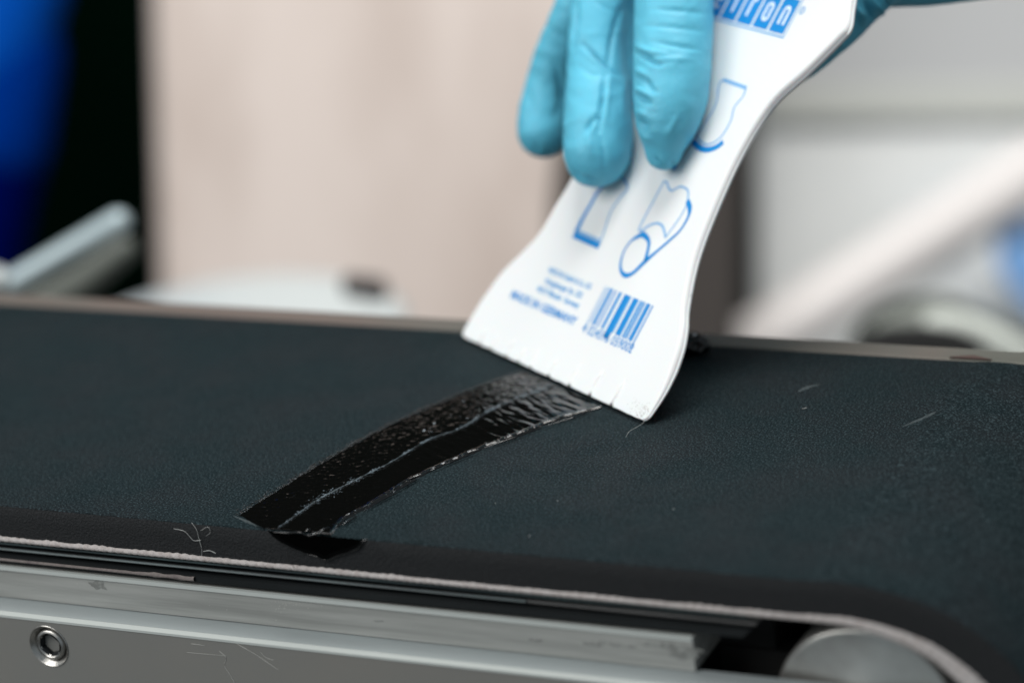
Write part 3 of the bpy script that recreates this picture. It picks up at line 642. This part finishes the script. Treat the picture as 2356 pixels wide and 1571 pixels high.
finger([(1430, 245, 3.0, 30), (1428, 160, 4.0, 42), (1424, 80, 6, 46), (1432, 0, 8, 50), (1446, -100, 12, 54)])
finger([(1248, 306, -2, 65), (1252, 262, -1, 67), (1268, 190, 1, 65), (1296, 100, 5, 62), (1326, 10, 9, 55), (1368, -100, 10, 62), (1430, -280, 12, 72), (1530, -500, 14, 92)])
finger([(1330, 60, -8, 50), (1370, -60, -2, 58), (1430, -220, 8, 70), (1530, -420, 24, 90)])
finger([(1768, 160, -12, 66), (1815, 128, -12.5, 74), (1890, 62, -14, 80), (1965, -15, -18, 84), (2050, -120, -22, 100), (2080, -300, -14, 130), (1990, -470, 8, 150)])
finger([(2010, -62, -26, 88), (2110, -78, -30, 99), (2230, -92, -36, 100), (2350, -130, -42, 112), (2420, -300, -40, 170)])
finger([(1560, -540, 14, 120), (1700, -580, 12, 140), (1850, -580, 8, 160), (1990, -520, 0, 180), (2180, -440, -20, 190), (2420, -420, -40, 190), (2700, -520, -60, 180), (3000, -640, -80, 170)])
finger([(1620, -500, 14, 110), (1900, -460, 0, 150), (2200, -340, -22, 170)])
hand = mesh_obj('gloved_hand', V, Fc, M['glove'], None)
rm = hand.modifiers.new('remesh', 'REMESH'); rm.mode = 'VOXEL'; rm.voxel_size = 0.00075
sm = hand.modifiers.new('smooth', 'SMOOTH'); sm.iterations = 7; sm.factor = 0.6
dg = bpy.context.evaluated_depsgraph_get(); me = bpy.data.meshes.new_from_object(hand.evaluated_get(dg)); hand.modifiers.clear(); hand.data = me; me.name = 'gloved_hand'
me.materials.clear(); me.materials.append(M['glove'])
n_ = len(me.vertices); co = np.empty(n_*3); me.vertices.foreach_get('co', co); co = co.reshape(-1, 3); no = np.empty(n_*3); me.vertices.foreach_get('normal', no); no = no.reshape(-1, 3)
pr_ = proj(co); camW = np.array(W(CAM)); vw = camW-co; vw /= np.linalg.norm(vw, axis=1)[:, None]; facing = np.clip((no*vw).sum(1)*3, 0, 1)
disp = np.zeros(n_)
# folds of the glove: (polyline in view, width px, depth mm; negative = crease, positive = raised fold)
FOLD = [([(1340, 102), (1365, 124), (1392, 148), (1425, 176)], 5, -0.9), ([(1345, 118), (1375, 142), (1402, 160)], 8, 0.35), ([(1330, 150), (1360, 170), (1385, 172)], 6, -0.25),
        ([(1392, 175), (1388, 220), (1380, 270), (1378, 300)], 5, -0.9), ([(1378, 300), (1388, 350), (1392, 400)], 6, -0.35), ([(1400, 180), (1396, 230), (1392, 280)], 7, 0.35),
        ([(1372, 268), (1355, 290), (1348, 305)], 5, -0.6), ([(1364, 285), (1356, 320), (1360, 360)], 8, 0.3), ([(1428, 20), (1415, 60), (1405, 110), (1400, 150)], 5, -0.55),
        ([(1370, 5), (1395, 18), (1412, 28)], 4, -0.35), ([(1330, 10), (1322, 60), (1316, 110)], 5, -0.6),
        ([(1462, 118), (1480, 128), (1500, 142), (1520, 150)], 5, -0.7), ([(1460, 106), (1490, 118), (1530, 124)], 7, 0.35), ([(1500, 95), (1550, 104), (1610, 116)], 5, -0.35),
        ([(1480, 60), (1540, 62), (1620, 72)], 5, -0.22), ([(1500, 22), (1560, 24), (1630, 32)], 5, -0.22), ([(1490, 140), (1540, 136), (1600, 138)], 6, 0.2),
        ([(1470, 175), (1485, 185), (1498, 205), (1510, 212)], 5, -0.5), ([(1463, 160), (1475, 168), (1490, 178)], 6, 0.35), ([(1466, 218), (1480, 228), (1498, 240)], 5, -0.6), ([(1462, 205), (1480, 212), (1500, 224)], 6, 0.4),
        ([(1466, 278), (1478, 290), (1484, 300)], 8, -0.8), ([(1464, 258), (1480, 262), (1492, 275)], 6, 0.4), ([(1470, 305), (1488, 318), (1502, 322)], 6, 0.35),
        ([(1562, 262), (1548, 290), (1532, 318)], 7, 0.22),
        ([(1500, 362), (1520, 374), (1530, 387)], 4, -0.5), ([(1545, 374), (1552, 387)], 5, -0.5), ([(1520, 364), (1536, 386)], 5, 0.5), ([(1440, 180), (1432, 230), (1436, 280)], 8, 0.2),
        ([(1272, 150), (1285, 180), (1290, 230), (1280, 262)], 7, -0.45), ([(1215, 210), (1222, 250), (1212, 290)], 8, -0.3), ([(1275, 70), (1300, 95)], 5, -0.35), ([(1228, 335), (1240, 350)], 5, -0.4), ([(1256, 345), (1262, 356)], 4, -0.4),
        ([(1345, 408), (1362, 415), (1368, 425)], 5, -0.5), ([(1320, 395), (1335, 412)], 5, -0.35),
        ([(1965, 12), (1985, 55)], 5, 1.2), ([(1990, 5), (2012, 45)], 5, -1.0), ([(2005, 0), (2030, 35)], 5, 1.0), ([(2040, 0), (2052, 22)], 5, -0.9), ([(1925, 92), (1935, 105)], 5, 0.9), ([(1900, 115), (1912, 128)], 5, 0.8), ([(1870, 140), (1882, 155)], 6, 0.7)]
for pts, w_, dmm in FOLD:
    P = np.array(catmull(pts, 6)) if len(pts) > 2 else resample(np.array(pts, float), 8)
    lo = P.min(0)-w_*4; hi = P.max(0)+w_*4
    sel = np.where((pr_[:, 0] > lo[0]) & (pr_[:, 0] < hi[0]) & (pr_[:, 1] > lo[1]) & (pr_[:, 1] < hi[1]) & (facing > 0))[0]
    if len(sel) == 0: continue
    a_ = P[:-1]; b_ = P[1:]; q = pr_[sel][:, None, :]; ab = b_-a_; t = np.clip(((q-a_)*ab).sum(2)/(ab*ab).sum(1), 0, 1)
    D = np.linalg.norm(q-(a_+t[..., None]*ab), axis=2); k_ = D.argmin(1); d = D[np.arange(len(sel)), k_]; s_ = (k_+t[np.arange(len(sel)), k_])/len(ab)
    disp[sel] += dmm*0.0022*np.exp(-(d/(w_*0.85))**2)*(0.25+0.75*np.sin(np.clip(s_, 0.04, 0.96)*math.pi))*facing[sel]
for i in range(n_):
    c = Vector(co[i])
    disp[i] += 0.00034*noise.noise(c*60)+0.00014*noise.noise(Vector((c.x*130, c.y*130, c.z*380)))+0.00020*max(0, 0.25-abs(noise.noise(Vector((c.x*70+3, c.y*70, c.z*190)))))*3-0.0001
co = co+no*disp[:, None]
me.vertices.foreach_set('co', co.reshape(-1)); me.update()
for p in me.polygons: p.use_smooth = True
tag(hand, 'hand in a light blue nitrile glove gripping the spatula, thumb behind it', 'hand')

# ------------------------------------------------------------------ lint, hairs, scuffs on the belt
def fibre(name, pts, r, m, label, axis=2, val=0.0012, group=None, lift=0.0):
    P = []
    C_ = catmull(pts, 6)
    for i, p in enumerate(C_):
        q = on(p, axis, val); q = q+np.array([0, 0, lift*math.sin(math.pi*i/(len(C_)-1))]); P.append(W(q))
    V, Fc = tube_geo(P, [r*0.62*(0.6+0.8*abs(noise.noise(p*500))) for p in P], 6, 1)
    o = mesh_obj(name, V, Fc, m); tag(o, label, 'fibre', group); return o
YS = YF-0.0012
fibre('lint_thread', [(400, 1216), (412, 1218), (425, 1222), (435, 1232), (446, 1243), (462, 1242)], 0.00016, M['thread'], 'curly pale thread stuck on the side of the belt, left of the straight one', 1, YS)
fibre('lint_thread', [(441, 1202), (452, 1218), (458, 1240), (464, 1262), (464, 1278)], 0.00012, M['thread'], 'straight pale thread hanging down the side of the belt edge', 1, YS)
fibre('lint_thread', [(468, 1268), (482, 1266), (496, 1272)], 0.00022, M['thread'], 'short tuft of pale lint just above the fabric edge of the belt', 1, YS)
fibre('lint_thread', [(462, 1220), (478, 1212), (484, 1224), (474, 1232)], 0.00008, M['thread'], 'tiny fuzzy loop of lint right of the straight thread', 1, YS)
fibre('black_hair', [(660, 1270), (668, 1288), (678, 1308)], 0.00018, M['hair_black'], 'short black hair lying across the fabric edge below the adhesive run', 1, YF-0.006)
fibre('fine_hair', [(1484, 962), (1480, 980), (1466, 992), (1448, 1000), (1440, 1006)], 0.00007, M['thread'], 'fine pale hair curling from the near corner of the blade', 2, 0.003, lift=0.004)
fibre('fine_hair', [(1846, 940), (1856, 938)], 0.00014, M['thread'], 'tiny white fleck on the belt right of the spatula', 2, 0.001)
def scuff(pts, w, label):
    C_ = resample(np.array([on(p, 2, 0)[:2] for p in catmull(pts, 8)]), 50); V = []; Fc = []
    for i in range(50):
        a_ = C_[max(i-1, 0)]; b_ = C_[min(i+1, 49)]; tg = (b_-a_)/np.linalg.norm(b_-a_); nn = np.array([-tg[1], tg[0]]); e = math.sin(math.pi*(i+0.5)/50)
        for sgn in (-1, -0.4, 0.4, 1):
            w_ = w*e*(0.8+0.8*noise.noise(Vector((i*0.3, sgn*3, w*100)))); V.append(W((*(C_[i]+nn*sgn*w_), 0.0005 if abs(sgn) < 1 else 0.0001)))
    for i in range(49):
        for j in range(3): Fc.append((i*4+j, i*4+j+1, i*4+j+5, i*4+j+4))
    tag(mesh_obj('chalk_scuff', V, Fc, M['chalk']), label, 'scuff')
scuff([(536, 1186), (560, 1196), (590, 1207), (625, 1221)], 0.0022, 'speckled pale scuff at the near end of the adhesive strip')
scuff([(1836, 902), (1860, 890), (1888, 885)], 0.0036, 'small pale scuff on the belt nearest the right of the blade')
scuff([(2075, 982), (2125, 962), (2175, 938), (2235, 905)], 0.0042, 'long faint pale scuff on the belt near the right end')
for (p, r_, lb) in [((1218, 1233), 0.0012, 'pale speck on the belt closest to its near edge, right of the adhesive run'), ((1140, 1158), 0.0008, 'smallest pale speck on the belt, just below the adhesive strip'), ((1283, 1152), 0.0010, 'pale speck on the belt straight below the right part of the blade'), ((1550, 1171), 0.0012, 'blurred pale speck on the belt midway between blade corner and near edge'), ((2056, 1220), 0.0013, 'faint pale speck near the curved right end of the belt')]:
    q = on(p, 2, 0.0); bm = bmesh.new(); bmesh.ops.create_icosphere(bm, subdivisions=1, radius=r_*S*0.5, matrix=Matrix.Translation(W(q)))
    me = bpy.data.meshes.new('lint_speck'); bm.to_mesh(me); bm.free(); me.materials.append(M['thread'])
    tag(link(bpy.data.objects.new('lint_speck', me)), lb, 'speck', 'specks of lint on the belt')

# ------------------------------------------------------------------ blurred background
def bgtube(name, pts, rpx, depth, m, parent=None, seg=32, cap=3):
    n_ = len(pts); dp = [depth]*n_ if np.isscalar(depth) else depth; rp = [rpx]*n_ if np.isscalar(rpx) else rpx
    V, Fc = tube_geo([at(p, d) for p, d in zip(pts, dp)], [r_/F*d*S for r_, d in zip(rp, dp)], seg, cap); return mesh_obj(name, V, Fc, m, parent)
tag(slab('beige_board', [(372, 640), (352, -60), (345, -900), (1400, -900), (1330, -60), (1275, 500), (1285, 1150), (390, 1150)], 5.5, M['beige'], 0.03), 'tall beige board standing behind the belt', 'board')
tag(slab('dark_post', [(1200, -900), (1760, -900), (1712, 100), (1700, 760), (1700, 1150), (1200, 1150)], 5.7, M['brown'], 0.06), 'dark brown post behind the spatula', 'post')
tag(slab('green_curtain', [(-400, -900), (440, -900), (440, 1150), (-400, 1150)], 6.6, M['black_green'], 0.02), 'almost black green curtain behind the steel bar', 'curtain')
bl = thing('leaning_drum', 'drum shape standing in for a blue jacket, lower shade painted navy, leaning at the upper left', 'drum')  # stands in for a blue jacket; light fading downwards put into three blues
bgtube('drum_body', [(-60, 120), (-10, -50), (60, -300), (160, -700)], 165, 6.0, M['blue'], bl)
bgtube('drum_mid_shade', [(-52, 320), (-25, 130)], 165, 6.02, mat('drum_shade_mid_blue', (0.0, 0.028, 0.23), 0.8, spec=0.0), bl)  # mid blue paints the start of the shade
bgtube('drum_low_shade', [(-220, 1000), (-120, 600), (-80, 420), (-65, 360)], 166, 6.03, mat('drum_shade_navy', (0.0, 0.003, 0.075), 0.8, spec=0.0), bl)  # navy paints the deeper shade low down
gp = thing('grey_cabinet', 'pale grey cabinet behind the right end of the belt', 'cabinet')
slab('cabinet_side', [(1745, 1150), (1742, 300), (1742, -900), (3000, -900), (3000, 1150)], 6.2, M['grey_panel'], 0.3, gp)
slab('cabinet_door', [(1752, 228), (1742, -900), (3000, -900), (2900, 190)], 6.19, mat('cabinet_door', (0.47, 0.475, 0.48), 0.7), 0.004, gp, 0.001)
slab('cabinet_ledge', [(1752, 280), (1752, 205), (2900, 185), (2900, 270)], 6.17, M['grey_mid'], 0.004, gp, 0.001)
slab('cabinet_trim', [(1700, 1150), (1696, 200), (1696, -900), (1742, -900), (1742, 1150)], 6.3, mat('dark_trim', (0.012, 0.014, 0.012), 0.6), 0.02, gp, 0.002)
pp = tag(bgtube('pale_pipe', [(1600, 870), (1780, 770), (2080, 585), (2400, 385), (2700, 200)], [72, 72, 74, 76, 80], [5.9]*5, M['pale']), 'pale slanting pipe in front of the grey cabinet', 'pipe')
slab('blue_patch', [(2120, 520), (2210, 470), (2235, 490), (2150, 545)], 6.12, M['blue_soft'], 0.003, gp, bev=0)
tag(slab('blue_canister', [(2290, 610), (2300, 575), (2345, 560), (2430, 565), (2450, 740), (2385, 730), (2320, 660)], 5.9, M['blue_soft'], 0.05), 'blue canister below the pale slanting pipe', 'canister')
wheel = thing('idler_wheel', 'grey green wheel half hidden behind the far rail at right', 'wheel')
slab('wheel_web', [(1950, 1000), (1960, 790), (2000, 745), (2060, 712), (2137, 697), (2200, 708), (2264, 736), (2356, 776), (2450, 840), (2450, 1000)], 4.5, mat('wheel_web', (0.30, 0.32, 0.29), 0.7), 0.01, wheel, 0.001)
bgtube('wheel_rim', catmull([(1955, 800), (2000, 737), (2060, 703), (2137, 688), (2200, 699), (2264, 728), (2356, 768), (2450, 830)], 5), 13, 4.4, M['grey_green'], wheel, 16, 1)
bgtube('tyre', catmull([(2150, 745), (2220, 752), (2300, 785), (2370, 835), (2420, 900)], 5), 32, 4.3, mat('pale_tyre', (0.62, 0.65, 0.60), 0.6), wheel, 16, 1)
slab('hub_recess', [(1960, 900), (1975, 790), (2040, 770), (2130, 766), (2200, 776), (2262, 800), (2280, 900)], 4.1, M['dark'], 0.01, wheel, 0)  # black slab painting the dark interior of the wheel
tag(bgtube('steel_bar', [(-200, 785), (30, 650), (120, 598), (272, 512)], [27, 27, 27, 30], 3.75, M['grey_metal']), 'round steel bar slanting up at the left behind the belt', 'bar')
tag(bgtube('bar_sleeve', [(40, 730), (180, 655), (283, 575)], [42, 40, 32], 3.95, M['grey_green']), 'dull grey sleeve under the slanting steel bar', 'sleeve')
V = []; Fc = []; cxy = at((520, 690), 3.9)
def lathe_z(name, c, prof, m, seg=64, tilt=0.0, sx=1.0):
    V = []; Fc = []
    Rm = Matrix.Rotation(tilt, 3, 'Y')
    for (r_, z_) in prof:
        for k_ in range(seg): V.append(c+Rm @ Vector((r_*math.cos(2*math.pi*k_/seg)*sx, r_*math.sin(2*math.pi*k_/seg), z_)))
    for i in range(len(prof)-1):
        for k_ in range(seg): Fc.append((i*seg+k_, i*seg+(k_+1) % seg, (i+1)*seg+(k_+1) % seg, (i+1)*seg+k_))
    return fix_normals(mesh_obj(name, V, Fc, m))
tag(lathe_z('white_dish', at((535, 770), 4.5), [(0.0, 0.004), (0.050, 0.004), (0.066, 0.002), (0.0715, 0.0), (0.070, -0.004), (0.050, -0.006), (0, -0.006)], M['white_dish']), 'round white dish lying behind the left of the belt', 'dish')
tag(slab('dark_clip', [(785, 662), (805, 650), (890, 660), (900, 690), (870, 700), (790, 684)], 4.2, mat('dark_clip_plastic', (0.03, 0.025, 0.025), 0.6), 0.012), 'small dark clip at the right rim of the white dish', 'clip')
tag(lathe_z('white_ball', at((-10, 645), 3.6), [(0.0, 0.0045), (0.003, 0.004), (0.0045, 0.0), (0.003, -0.004), (0, -0.0045)], M['white_dish'], 24), 'small white ball under the far left end of the steel bar', 'ball')
